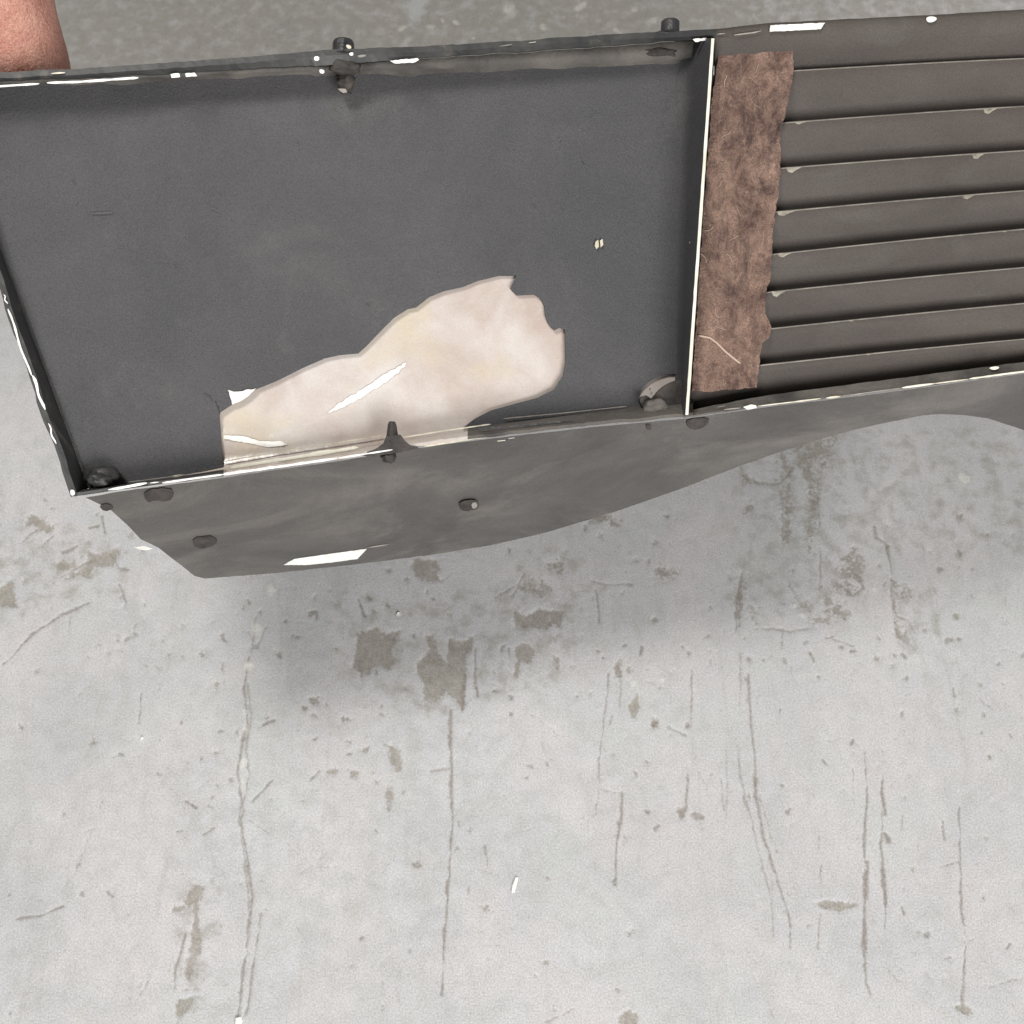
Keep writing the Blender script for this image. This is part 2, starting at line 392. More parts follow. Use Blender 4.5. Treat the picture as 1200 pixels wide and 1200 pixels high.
    for i in range(230):
        x = pr.uniform(-20, 1220); y = pr.choice((pr.uniform(590, 800), pr.uniform(600, 1220))); r = pr.uniform(1.5, 4.5)
        k = pr.randint(4, 6); a0 = pr.uniform(0, 6)
        poly(R, [(x + math.cos(a0 + j * 6.28 / k) * r * pr.uniform(.5, 1.3), y + math.sin(a0 + j * 6.28 / k) * r * pr.uniform(.5, 1.6)) for j in range(k)], pr.uniform(.5, .8), 2.6, .4)
    # scratches -----------------------------------------------------------------
    Ls = [
     ([(528,832),(529,900),(530,960),(525,1040),(520,1110),(518,1165)],1.9,.9,0), ([(541,832),(545,790)],2,.8,0),
     ([(293,760),(286,805),(290,850),(284,872),(278,905),(285,950),(282,960),(292,1020),(296,1050),(290,1100),(285,1140),(278,1200)],1.6,.85,0),
     ([(290,800),(294,840),(288,880),(292,905),(286,935),(280,955),(284,990),(290,1030),(292,1080)],1.5,.7,0),
     ([(306,1070),(300,1110),(295,1150),(289,1190)],1.4,.8,0), ([(291,740),(300,760)],1.2,.6,0),
     ([(261,776),(262,808)],1.2,.7,0), ([(258,815),(252,900),(246,950)],1.2,.6,.5), ([(295,940),(318,916)],1.6,.9,0), ([(292,962),(316,978)],1.4,.6,0),
     ([(300,722),(296,760),(302,758),(310,735),(314,735)],1.4,.7,0),
     ([(4,778),(40,742),(70,722),(104,705)],1.5,.8,0), ([(120,605),(123,625)],1.3,.9,0),([(140,686),(148,706)],1.3,1,0),([(106,618),(116,616)],1.3,.9,0),
     ([(25,635),(36,625),(44,620)],1.5,.8,0),([(48,640),(62,628)],1.3,.7,0),([(75,648),(90,640)],1.6,.8,0),([(70,676),(100,660),(112,655)],1.6,.7,0),([(130,650),(138,665),(150,668)],1.8,.8,0),
     ([(18,1076),(45,1074),(74,1062)],1.4,.95,0), ([(70,1045),(90,1020),(102,985),(114,960),(118,942)],1.0,.5,.35),([(160,1170),(174,1150)],1.1,.6,0),
     ([(165,812),(162,848)],1.3,.9,0), ([(218,940),(230,946)],1.7,1,0),([(238,978),(250,970)],1.6,.8,0),([(308,850),(322,844)],1.7,.9,0),([(364,914),(374,904)],1.5,.8,0),
     ([(218,1094),(205,1140),(204,1158)],1.5,.8,0),([(212,1160),(232,1158)],1.4,.6,0),
     ([(868,676),(866,740),(868,800),(863,860),(868,910),(880,960),(890,1000),(903,1050),(906,1090)],1.5,.65,.25),
     ([(877,790),(880,850),(884,880),(886,930),(895,980),(908,1020),(920,1060),(926,1078),(926,1118)],1.8,.8,0),
     ([(890,930),(902,975),(912,1000)],1.1,.5,0), ([(862,735),(880,738),(905,736),(925,741),(940,738),(965,733)],1.5,.6,.35), ([(917,738),(917,760)],1.4,.6,0),
     ([(917,528),(916,560),(918,590)],1.3,.5,.3),
     ([(810,785),(811,830),(808,870),(807,900),(804,950)],1.4,.8,.1), ([(784,852),(805,862)],1.2,.7,0),([(806,790),(800,850),(806,868)],1,.4,.4),
     ([(724,780),(728,800),(726,830)],1.3,.7,.3),([(714,790),(711,820),(703,880),(701,930),(698,955)],1.3,.7,.3),([(729,930),(728,960),(722,990),(721,1035)],2.1,.85,0),
     ([(704,925),(718,928),(728,930)],1.2,.7,0),([(697,1010),(697,1035)],1.1,.6,0),([(699,690),(703,728)],1.2,.7,0),([(718,838),(714,850)],1.2,.6,0),
     ([(1013,880),(1016,940),(1013,1000),(1014,1050),(1013,1115),(1015,1150),(1020,1165)],1.6,.8,.1), ([(1016,1010),(1015,1050)],2.8,.9,0),([(1013,1080),(1014,1115)],2.4,.9,0),([(1013,900),(1017,938)],2.2,.8,0),
     ([(1035,880),(1034,940),(1033,990),(1036,1030),(1038,1070),(1036,1088)],1.5,.8,.12),([(1035,1020),(1038,1060)],2.7,.9,0),([(1034,930),(1038,955)],2,.9,0),([(1036,976),(1042,984)],3,.9,0),
     ([(962,1015),(961,1060),(959,1112)],1.3,.7,0),([(960,980),(959,995)],1.3,.6,0),([(1058,955),(1059,1085)],1.2,.55,.3),([(1056,1062),(1060,1072)],2,.8,0),
     ([(1124,945),(1125,1005),(1127,1060),(1131,1110),(1130,1140),(1128,1175)],1.6,.75,0),([(1124,1010),(1104,1016)],1.3,.7,0),([(1128,1105),(1140,1102)],2,.6,0),
     ([(1104,962),(1107,984)],1.5,.8,0),([(1115,800),(1119,816)],1.5,.8,0),([(1150,820),(1165,834)],1.2,.6,0),([(1160,1156),(1198,1146)],2,.5,0),([(1042,1138),(1052,1148)],1.8,.7,0),([(1084,1138),(1092,1148)],1.5,.5,0),
     ([(903,1182),(908,1202)],1.8,.6,0),([(973,748),(1000,757)],1.3,.8,0),([(950,765),(954,774)],1.5,.9,0),([(968,748),(976,746)],2,.8,0),
     ([(845,910),(850,965)],1.1,.6,0),([(569,990),(571,1015)],1.5,.7,0),([(556,1018),(584,1026)],1.4,.6,0),([(562,1062),(580,1070)],1.5,.7,0),([(550,1038),(549,1048)],1.4,.6,0),
     ([(640,1198),(672,1182)],1.5,.6,0),([(505,904),(530,900)],1.4,.7,0),([(556,758),(557,790),(560,815)],1.5,.85,0),([(596,760),(597,772)],1.3,.8,0),([(470,1180),(462,1150),(475,1125)],1.6,.45,0),([(441,1180),(450,1150)],1.8,.4,0),
     ([(693,680),(720,686),(738,684)],1.2,.6,0),([(600,700),(614,672)],1.6,.7,0),([(580,700),(604,686)],1.4,.6,0),([(490,1010),(493,1015),(484,1016)],1.5,.8,0),([(492,985),(492,1012)],1,.5,0),
     ([(450,872),(470,880)],1.4,.8,0),([(362,718),(370,716),(371,724)],2.2,1,0),([(420,702),(428,722)],1.6,.8,0),
     ([(1048,700),(1046,720),(1052,744),(1068,756)],1.5,.6,0),([(1095,690),(1100,720),(1110,735)],1.1,.4,.2),([(900,790),(902,830)],1,.4,0),
     ([(0,920),(60,918),(130,922),(170,908)],1.0,.3,.4),([(350,1025),(365,1015),(398,1016)],1.1,.4,0),([(352,1060),(356,1040)],1.1,.4,0),
     ([(820,905),(830,925)],1.2,.4,0),([(770,780),(790,790)],1,.4,0),([(1085,1060),(1086,1070)],1,.4,0),
    ]
    Ls += [([(868,548),(876,560),(890,566),(915,566),(930,548)],1.6,.6,.3), ([(915,575),(917,600),(918,650),(922,680),(935,702)],1.5,.6,.35), ([(958,560),(960,600),(961,640),(962,682)],1.2,.6,.3),
     ([(1025,615),(1028,630),(1040,640),(1043,660),(1044,690),(1050,722),(1064,726),(1072,742)],1.6,.7,0), ([(980,682),(1000,698),(1012,690),(1008,680)],1.6,.7,0), ([(870,670),(864,700),(862,740)],1.4,.8,0),
     ([(906,1030),(903,1060),(906,1100)],1.2,.5,.2), ([(851,880),(853,920),(851,960)],1.1,.5,.3), ([(1000,900),(1001,960)],1.0,.45,.3), ([(1075,920),(1076,1000)],1.0,.4,.3), ([(1170,1000),(1172,1080)],1.0,.45,.3),
     ([(1180,650),(1178,720)],1.2,.4,.3), ([(640,800),(638,880)],1.0,.4,.3), ([(690,960),(688,1040)],1.0,.4,.3), ([(560,560+300),(556,960)],1.0,.35,.3), ([(100,860),(96,960)],1.0,.35,.3), ([(330,1040),(322,1130)],1.0,.35,.3)]
    for p, wd, am, bk in Ls: line(G, p, wd * 1.25, min(1, am * 1.1), .3, bk)
    D = [(24,850,2.5),(262,750,4),(260,744,3),(213,770,3),(158,743,3),(258,858,2.6),(214,846,2.8),(348,746,3),(328,768,4.2),(344,745,3),(335,726,2.6),(370,864,2.8),(369,840,3),(366,720,4),(302,758,3),(356,830,4.2),(382,824,2.5),
         (432,700,3.5),(455,709,3.5),(474,807,3),(447,836,2.3),(446,826,2.2),(440,788,3),(409,883,3),(437,906,2.5),(472,930,2.5),(440,974,3.2),(486,1012,4),(423,1098,3.5),(484,746,2.5),(581,809,3),(598,818,3),(598,837,3),(732,755,2.6),(752,761,4.6),(744,907,3),(718,883,2.3),(622,898,3),(641,896,2.5),(617,912,2.8),
         (805,850,4),(768,848,4.6),(818,957,5.2),(800,954,4),(800,760,2),(913,834,2.4),(998,868,3.6),(967,893,3.2),(917,922,2.5),(971,867,2),(923,952,3),(924,950,3),(1100,668,3),(1103,665,4),(1112,750,3.5),(1060,768,4),(1048,768,3),(945,753,3),(1182,1108,3),(1156,982,2.5),(1112,1123,2.5),(1184,862,3),(1150,858,2.5),
         (96,1047,3.5),(10,1048,3),(93,1012,3),(129,1048,3),(185,906,3),(248,934,2.4),(255,922,2.2),(247,945,2.5),(210,973,2.4),(76,1115,2),(642,1030,2.6),(538,966,3),(535,994,3),(725,1160,3.5),(720,1030,3),(760,950,3.2),(770,970,3.4),(1086,1095,4),(948,1086,2.5),(258,1086,2.2),(62,596,2),(55,585,3),(115,604,2.5),(170,600,0.1),(18,660,2),(60,712,2),(158,735,3),(155,745,2),(190,752,2),
         (460,890,2),(386,692,1.6),(292,706,3),(286,712,2.5),(1000,640,2),(830,745,2),(740,684,3),(895,775,2),(920,775,3.4),(985,760,4),(1000,762,3.2)]
    for x, y, r in D: dot(G, x, y, r * 1.0, .85)
    rr = random.Random(3)
    for i in range(1000):
        x = rr.uniform(-40, 1240); y = rr.uniform(560, 1240) if i % 6 else rr.uniform(-20, 70)
        if rr.random() < .60: dot(G, x, y, rr.uniform(.9, 1.9), rr.uniform(.3, .75))
        else:
            l = rr.uniform(6, 30); a = rr.choice((rr.gauss(1.57, .12), rr.uniform(0, 3.1)))
            line(G, [(x, y), (x + math.cos(a) * l, y + math.sin(a) * l)], rr.uniform(.7, 1.2), rr.uniform(.2, .5))
    # pale flakes and blisters
    W = [(318,692,7,1),(300,735,6,2.2),(293,782,6,1.6),(287,835,4,1.2),(287,853,4.5,2),(284,895,5.5,1.8),(284,918,5,2.2),(595,13,9,1.4),(518,24,3,1),(505,32,6,1),(534,27,5,.8),(637,32,5,1),(661,21,3,.6),(682,8,8,.8),(725,36,8,.5),(765,26,8,1),(745,10,5,1),(555,45,4,.6),(470,33,7,.8),(1025,690,6,1),(928,710,7,.7),(940,724,9,.4),(1130,560,7,1.4),(742,800,4,1.3),(775,797,5,1)]
    WH = np.zeros_like(U)
    for x, y, r, e in W: oval(WH, x, y, r * .75, .8, e)
    me = bpy.data.meshes.new('floor')
    co = np.zeros((nx * ny, 3), np.float32); co[:, 0] = X.ravel(); co[:, 1] = Y.ravel()
    co[:, 2] = -0.0005 * np.clip(R * 1.5, 0, 1) - 0.0004 * G + 0.0003 * WH
    inner = np.arange(nx * ny).reshape(ny, nx)
    a = inner[:-1, :-1].ravel(); b = inner[:-1, 1:].ravel(); c = inner[1:, 1:].ravel(); d = inner[1:, :-1].ravel()
    q = np.stack([a, b, c, d], 1).astype(np.int32).ravel(); nf = len(a)
    me.vertices.add(nx * ny); me.vertices.foreach_set('co', co.ravel())
    me.loops.add(nf * 4); me.loops.foreach_set('vertex_index', q)
    me.polygons.add(nf); me.polygons.foreach_set('loop_start', np.arange(0, nf * 4, 4, dtype=np.int32))
    me.update(calc_edges=True)
    me.polygons.foreach_set('use_smooth', np.ones(nf, bool))
    at = me.color_attributes.new('wear_and_shade', 'FLOAT_COLOR', 'POINT')
    rgba = np.stack([R, G, B, WH], 1).astype(np.float32)
    at.data.foreach_set('color', rgba.ravel())
    return me
def floor_mat():
    m = bpy.data.materials.new('worn_painted_concrete'); m.use_nodes = True
    nt = m.node_tree; N = nt.nodes; L = nt.links; p = N['Principled BSDF']
    tc = N.new('ShaderNodeTexCoord'); src = tc.outputs['Object']
    def nz(sc, det, stretch=None, dist=0.0, ro=.6):
        s = src
        if stretch:
            mp = N.new('ShaderNodeMapping'); mp.inputs['Scale'].default_value = stretch; L.new(src, mp.inputs[0]); s = mp.outputs[0]
        n = N.new('ShaderNodeTexNoise'); n.inputs['Scale'].default_value = sc; n.inputs['Detail'].default_value = det
        n.inputs['Roughness'].default_value = ro; n.inputs['Distortion'].default_value = dist; L.new(s, n.inputs['Vector']); return n.outputs['Fac']
    def rng(s, a, b, c=0.0, d=1.0):
        r = N.new('ShaderNodeMapRange'); r.inputs[1].default_value = a; r.inputs[2].default_value = b
        r.inputs[3].default_value = c; r.inputs[4].default_value = d; L.new(s, r.inputs[0]); return r.outputs[0]
    def mth(op, a, b):
        x = N.new('ShaderNodeMath'); x.operation = op
        for i, v in enumerate((a, b)):
            if hasattr(v, 'links'): L.new(v, x.inputs[i])
            else: x.inputs[i].default_value = v
        return x.outputs[0]
    def mix(f, a, b):
        x = N.new('ShaderNodeMix'); x.data_type = 'RGBA'
        if hasattr(f, 'links'): L.new(f, x.inputs[0])
        else: x.inputs[0].default_value = f
        for i, v in ((6, a), (7, b)):
            if hasattr(v, 'links'): L.new(v, x.inputs[i])
            else: x.inputs[i].default_value = (*v, 1)
        return x.outputs[2]
    at = N.new('ShaderNodeAttribute'); at.attribute_name = 'wear_and_shade'
    sp = N.new('ShaderNodeSeparateColor'); L.new(at.outputs['Color'], sp.inputs[0])
    R, G, B, A = sp.outputs[0], sp.outputs[1], sp.outputs[2], at.outputs['Alpha']
    fine = nz(420, 5); mid = nz(70, 7); big = nz(5, 6, None, .6)
    col = mix(rng(big, .35, .65), (0.425, 0.430, 0.435), (0.508, 0.506, 0.508))
    col = mix(rng(mid, .45, .70, 0, .55), col, (0.37, 0.375, 0.36))
    col = mix(rng(nz(16, 7, None, 1.2), .52, .7, 0, .45), col, (0.57, 0.56, 0.545))
    col = mix(rng(nz(40, 7, (1, .16, 1)), .60, .75, 0, .25), col, (0.36, 0.345, 0.32))
    col = mix(rng(nz(9, 4), .40, .62, 0, .5), col, (0.53, 0.505, 0.500))
    col = mix(rng(nz(13, 5), .52, .66, 0, .5), col, (0.455, 0.475, 0.455))
    col = mix(rng(nz(28, 8, (1, .35, 1), 1.5), .55, .72, 0, .35), col, (0.40, 0.385, 0.36))
    col = mix(rng(nz(34, 10, (1, .7, 1), 2.0, .75), .50, .68, 0, .45), col, (0.385, 0.375, 0.355))
    col = mix(rng(nz(60, 9, (1, .08, 1), .6, .7), .58, .74, 0, .40), col, (0.34, 0.32, 0.295))
    # tiny pits and smudges
    col = mix(rng(nz(190, 4), .62, .74, 0, .5), col, (0.27, 0.26, 0.24))
    # bare concrete under peeled paint, also the tint of the painted floor shade
    con = mix(rng(nz(120, 6), .35, .65), (0.235, 0.215, 0.180), (0.315, 0.29, 0.25))
    fb = rng(mth('ADD', mth('MULTIPLY', B, .95), mth('MULTIPLY', mth('SUBTRACT', mid, .5), 2.4)), .35, .95, 0, .62)
    fb = mth('MULTIPLY', fb, rng(B, 0, .3))
    col = mix(fb, col, con)
    fr = rng(mth('ADD', R, mth('ADD', mth('MULTIPLY', mth('SUBTRACT', nz(150, 3, None, 1.0), .5), 1.9), mth('MULTIPLY', mth('SUBTRACT', nz(430, 4), .5), .9))), .34, .66, 0, .80)
    col = mix(mth('MULTIPLY', fr, rng(R, 0, .1)), col, con)
    fg = rng(mth('ADD', G, mth('MULTIPLY', mth('SUBTRACT', nz(330, 5), .5), 1.2)), .22, 1.0, 0, .85)
    col = mix(mth('MULTIPLY', fg, rng(G, 0, .1)), col, (0.22, 0.19, 0.165))
    col = mix(mth('MULTIPLY', rng(A, .2, .8, 0, .75), rng(mid, .3, .55)), col, (0.62, 0.61, 0.56))
    g = rng(nz(800, 3), .25, .75, .70, 1.30)
    h = N.new('ShaderNodeVectorMath'); h.operation = 'SCALE'; L.new(col, h.inputs[0]); L.new(g, h.inputs['Scale'])
    L.new(h.outputs[0], p.inputs['Base Color'])
    L.new(rng(mid, .3, .7, .42, .62), p.inputs['Roughness']); p.inputs['Specular IOR Level'].default_value = .35
    bp = N.new('ShaderNodeBump'); bp.inputs['Strength'].default_value = .35; bp.inputs['Distance'].default_value = .0012
    L.new(mth('ADD', mth('MULTIPLY', mid, 1.0), mth('MULTIPLY', fine, .35)), bp.inputs['Height']); L.new(bp.outputs[0], p.inputs['Normal'])
    return m
fo = link('floor', build_floor(), None, floor_mat()); tag(fo, kind='structure')

# ------------------------------------------------------------------ the panel
root = empty('vent_panel', ORG)
tag(root, 'dark grey vehicle body panel with louvres and a torn cream hole, held over the floor', 'vehicle panel')

H_BACK, H_CREAM = -0.022, -0.0255
TOP_OUT = [(-80,88),(100,80),(300,66),(385,58),(500,54),(600,48),(700,41),(800,36),(838,34),(900,27),(1000,22),(1100,17),(1200,11),(1340,2)]
TOP_IN  = [(-80,98),(100,91),(300,80),(390,76),(500,67),(600,61),(700,54),(800,47),(838,45)]
TOP_BASE= [(-80,104),(100,97),(300,88),(390,86),(500,82),(600,79),(700,76),(800,70),(838,68)]
BOT_OUT = [(86,581),(140,573),(200,565),(262,557),(330,547),(400,537),(460,527),(520,518),(600,508),(700,497),(808,487),(900,474),(1000,462),(1100,449),(1200,435),(1340,417)]
BOT_BASE= [(100,573),(140,569),(200,560),(262,550),(330,538),(400,527),(460,516),(520,506),(600,495),(660,487),(760,474),(808,466)]
LEFT_BASE=[(-62,104),(5,300),(105,572)]
LEFT_RIM =[(-82,96),(-12,308),(86,581)]

hole = [(257,484),(259,515),(262,547),(330,536),(400,525),(460,514),(520,505),(543,501),(556,491),(575,481),(600,474),(630,466),(650,456),(660,440),(663,425),(662,386),(656,384),(650,387),(643,380),(639,370),(638,358),(633,349),(626,345),(606,346),(598,338),(605,323),(585,323),(560,329),(543,336),(520,341),(503,348),(488,360),(478,362),(462,372),(446,388),(430,405),(420,414),(398,416),(380,420),(355,431),(325,446),(298,457),(283,466),(272,474)]
crescent = smooth([(748,466),(750,457),(762,446),(778,439),(795,438),(800,444),(800,462),(786,470),(768,472),(755,468)], 1)

back_out = [(-62,104),(100,97),(300,88),(390,86),(500,82),(600,79),(700,76),(826,70),(812,280),(797,472),(760,477),(660,490),(600,498),(545,504.5)]
# the tear runs out into the bottom corner: the outline follows it instead of making a closed hole
tear = [p for p in hole[7:]] + [hole[0], hole[1], hole[2]]
back_out = back_out + tear + [(200,562),(140,571),(105,575),(5,300)]
sheet('back_sheet', back_out, M['back'], H_BACK, root, holes=[crescent], t=0.0016, step=16, bend=0.0012, est=8)

# cream laminate seen through the tear
def cream_h(u, v):
    base = lerp_line(BOT_BASE, min(max(u, 101), 800))
    d = base - v
    f = max(0.0, min(1.0, (20 - d) / 26))
    h = H_CREAM + 0.005 * f * f + 0.0010 * math.sin(u * .012 + v * .02)
    # a long pressed crease running up to the right
    a = Vector((330, 505)); b = Vector((480, 425)); p = Vector((u, v)); t = max(0, min(1, (p - a).dot(b - a) / (b - a).length_squared))
    dd = (p - a.lerp(b, t)).length
    h += 0.0009 * math.exp(-(dd / 9) ** 2)
    a = Vector((262, 512)); b = Vector((330, 520)); t = max(0, min(1, (p - a).dot(b - a) / (b - a).length_squared)); dd = (p - a.lerp(b, t)).length
    h += 0.002 * math.exp(-(dd / 5) ** 2)
    # close behind the sheet at the right-hand corner opening
    h += 0.0014 * math.exp(-((u - 775) / 55) ** 2 - ((v - 450) / 45) ** 2)
    return min(h, H_BACK - .0020) if u > 700 else h
sheet('inner_laminate', [(215,440),(300,420),(410,380),(500,320),(600,290),(690,290),(820,400),(820,474),(700,492),(545,511),(460,522),(330,542),(225,560)], M['cream'], cream_h, root, t=0.002, step=7)

# ---- rims and walls
def rows_between(A, B, ha, hb, u0, u1, n, steps=1, wob=0, seed=0):
    out = []
    for s in range(steps + 1):
        f = s / steps
        ra = line_pts(A, ha, u0, u1, n, wob * (1 - f), seed); rb = line_pts(B, hb, u0, u1, n, wob * f, seed)
        out.append([(a[0], a[1] + (b[1] - a[1]) * f, ha + (hb - ha) * f) for a, b in zip(ra, rb)])
    return out
# top wall: outer face, rim, inner face, dusty corner
r_out = line_pts(TOP_OUT, -0.030, -80, 838, 150)
r_out2 = line_pts(TOP_OUT, 0.0, -80, 838, 150, 1.2, 1)
r_mid = [(a[0], a[1] + 7, 0.0008) for a in r_out2]
r_in = line_pts(TOP_IN, -0.002, -80, 838, 150, 2.0, 4)
r_lo = [(a[0], a[1] + 1.0, -0.014) for a in r_in]
loft('top_rim', [[(u, v + 5, h) for u, v, h in r_out], r_out2, r_mid, r_in, r_lo], [M['rim']], root, sm=False, solid=0.0015, jit=0.00004)
base = line_pts(TOP_BASE, H_BACK + 0.0006, -80, 838, 150, 2.0, 8)
base2 = [(a[0], a[1] + 9 + 5 * mnoise.noise(Vector((a[0] * .02, 3, 3))), H_BACK - 0.0012) for a in base]
wall_lo = [(a[0], a[1] - 2, -0.015) for a in base]
loft('corner_dust', [[(u, v + .5, h + .001) for u, v, h in r_lo], wall_lo, base, base2], [M['dust']], root, sm=True, solid=0.001)
# left wall
lb = densify([(p[0], p[1]) for p in LEFT_BASE], 10, closed=False); lr = []
for (u, v) in lb:
    f = (v - 104) / (572 - 104); lr.append((-82 + (86 + 82) * f + (5 * mnoise.noise(Vector((v * .02, 1, 1)))) * (1 if .1 < f < .95 else 0) + 0, 96 + (581 - 96) * f))
rowA = [(u - 3, v + 1, -0.030) for u, v in lr]; rowB = [(u, v, 0.0) for u, v in lr]
rowC = [(u + 4.5, v - 1, 0.0) for u, v in lr]; rowD = [(u - 1.5, v, H_BACK + .0006) for u, v in lb]; rowE = [(u + 2.0, v, H_BACK + .0004) for u, v in lb]
loft('left_rim', [rowA, rowB, rowC, rowD, rowE], [M['rim']], root, sm=False, solid=0.0012, jit=0.0001)
# bottom wall, painted, left and right of the tear, bare inside it
def bottom_wall(name, u0, u1, m, wob):
    n = max(8, int((u1 - u0) / 6))
    base = line_pts(BOT_BASE, H_BACK - .001, u0, u1, n)
    top = line_pts(BOT_OUT, 0.0, u0, u1, n, wob, 12)
    inn = [(a[0], a[1] - 3.0, -0.0006) for a in top]
    inn2 = [(a[0], (a[1] + b[1]) / 2 - 1, -0.010) for a, b in zip(inn, base)]
    return loft(name, [[(u, v + 2.5, h) for u, v, h in base][:], base, inn2, inn, top], [m, M['edge']], root, idx=[0, 0, 0, 0], sm=False, solid=0.0012)
bottom_wall('bottom_rim', 86, 262, M['rim'], 1.0)
bottom_wall('bottom_rim', 262, 548, M['cream'], 1.5)
bottom_wall('bottom_rim', 548, 812, M['dust'], 1.5)

# divider wall with its raw cut edge
NV = 46
dl = [(835.5 - 30.5 * i / NV, 45 + 441 * i / NV) for i in range(NV + 1)]
def dv(off, h, s=0): return [(u + off + s * (i / NV), v, h) for i, (u, v) in enumerate(dl)]
dvd = loft('divider', [dv(-44, H_BACK - .0012, 30), dv(-38, H_BACK + .0003, 26), dv(-32, H_BACK + .0022, 21), dv(-27, H_BACK + .005, 18), dv(-22, H_BACK + .009, 14.5), dv(-2.2, .0092), dv(2.0, .0092), dv(3, -0.03)], [M['back']], root, sm=True, solid=0.0008)
dvd.modifiers.new('edges', 'EDGE_SPLIT').split_angle = math.radians(50)
ce = loft('cut_edge', [dv(-1.9, .0095), dv(-1.8, .0103), dv(1.6, .0103), dv(1.7, .0095)], [M['cut']], dvd, sm=False, solid=0.0004, jit=0.00008)

# ---- louvres
SL_L = [(930,83),(918,144),(917,197),(913,248),(906,298),(903,342),(904,385),(888,428)]
SL_R = [69,125,177,224,269,314,356,398]
def slat_line(i):
    (x0, y0), y1 = SL_L[i], SL_R[i]
    g = (y1 - y0) / (1200 - x0); return lambda u: y0 + g * (u - x0) - 3.5 * math.sin(max(0, min(1, (u - 850) / 480)) * math.pi) * .5
last = lambda u: lerp_line([(800,482),(900,463),(1000,450),(1200,424),(1340,406)], u)
H_ST, H_SB = -0.010, -0.0235
US = [820 + i * 12 for i in range(44)]
# upper frame: curves over from the outer edge
f0 = slat_line(0)
uf = [838 + i * 12 for i in range(43)]
rows = [[(u, lerp_line(TOP_OUT, u) + 3, -0.035) for u in uf], [(u, lerp_line(TOP_OUT, u) + .8 * mnoise.noise(Vector((u * .05, 0, 9))), -0.001) for u in uf]]
for f, h in ((.10, .0002), (.25, -.001), (.45, -.0035), (.7, -.0085), (.9, -.0135), (1.15, -.0195)):
    rows.append([(u, lerp_line(TOP_OUT, u) * (1 - f) + f0(u) * f, h) for u in uf])
loft('upper_frame', rows, [M['slat']], root, solid=0.0015)
slats = []
for i in range(8):
    a = slat_line(i); b = slat_line(i + 1) if i < 7 else last
    us0 = 838 - 30 * (a(830) + 22 - 45) / 441
    US = [us0 + k * (1340 - us0) / 43 for k in range(44)]
    def row(f, h): return [(u, a(u) * (1 - f) + b(u) * f, h) for u in US]
    e = 1.5 / (b(1000) - a(1000))
    rows = [row(.10, H_ST - .004), row(0, H_ST - .0005), row(e, H_ST), row(.25, H_ST - .0022), row(.5, H_ST - .0049), row(.75, H_ST - .0082), row(1.0, H_ST - .0125), row(1.22 if i < 7 else 1.04, H_ST - .0165)]
    s = loft('slat', rows, [M['slat'], M['edge']], root, idx=[1, 1, 0, 0, 0, 0, 0], solid=0.0014)
    slats.append(s)
def slat_h(i):
    a = slat_line(i); b = slat_line(i + 1) if i < 7 else last
    def h(u, v):
        f = (v - a(u)) / (b(u) - a(u))
        k = [(0, 0), (.25, -.0022), (.5, -.0049), (.75, -.0082), (1.0, -.0125), (1.3, -.017)]
        f = max(0, min(1.29, f))
        return H_ST + lerp_line(k, f) + 0.0004
    return h
for (i, x, w_, t_) in ((1,940,9,5),(1,1162,10,9),(2,932,11,9),(2,1148,9,9),(3,923,13,8),(3,1137,10,7),(4,921,10,7),(5,914,10,9),(7,1020,6,3),(4,1180,5,3),(6,1000,6,3),(0,1150,0,0)):
    if not w_: continue
    y = slat_line(i)(x)
    pg = [(x - w_, y + 1.2), (x + w_ * .7, y + .9), (x + w_ * .1, y + t_ * .45), (x - w_ * .35, y + t_ * .85), (x - w_ * .8, y + t_ * .7)]
    sheet('chip', pg, M['dull'], slat_h(i), slats[i], t=0.0003, step=5, jit=.7)
# lower frame under the louvres
uf = [800 + i * 9 for i in range(61)]
BL = lambda u: lerp_line(BOT_OUT, u)
rows = [[(u, last(u) + 4, -0.030) for u in uf], [(u, last(u) + 1.0 * mnoise.noise(Vector((u * .04, 2, 2))), -0.006) for u in uf], [(u, (last(u) + BL(u)) / 2, -0.003) for u in uf], [(u, BL(u) + 1.2 * mnoise.noise(Vector((u * .07, 5, 2))), -0.0004) for u in uf]]
loft('lower_frame', rows, [M['dust']], root, sm=False, solid=0.0012, jit=0.0001)
# end wall beyond the frame
loft('end_wall', [[(1340, 2 + 4.15 * i * 10, 0) for i in range(11)], [(1340, 2 + 4.15 * i * 10, -.03) for i in range(11)]], [M['rim']], root, solid=0.002)

# ---- brown fibre pad on the divider side of the louvres
pad = [(842,62),(870,56),(900,59),(929,56),(930,84),(924,115),(918,142),(914,150),(915,200),(911,235),(908,250),(904,300),(903,325),(897,345),(897,368),(904,383),(901,396),(893,402),(889,430),(887,454),(860,456),(830,459),(811,458),(818,350),(826,230),(834,120)]
def pad_h(u, v): return -0.0065 + 0.0008 * mnoise.noise(Vector((u * .05, v * .05, 1))) + 0.0007 * mnoise.noise(Vector((u * .16, v * .16, 4)))
fp = sheet('fibre_pad', pad, M['fibre'], pad_h, root, t=0.003, step=4.5, jit=.9, est=4)
def strand(pts, h, r=0.0006):
    pp = []
    for a, b in zip(pts, pts[1:]):
        for q in range(4): pp.append(S(a[0] + (b[0] - a[0]) * q / 4, a[1] + (b[1] - a[1]) * q / 4, h))
    return tube('fibre_strand', pp, r, M['strand'], fp)
strand([(818,393),(832,396),(840,402),(850,412),(861,421),(870,428)], -.0060, .0007)
rr = random.Random(11)
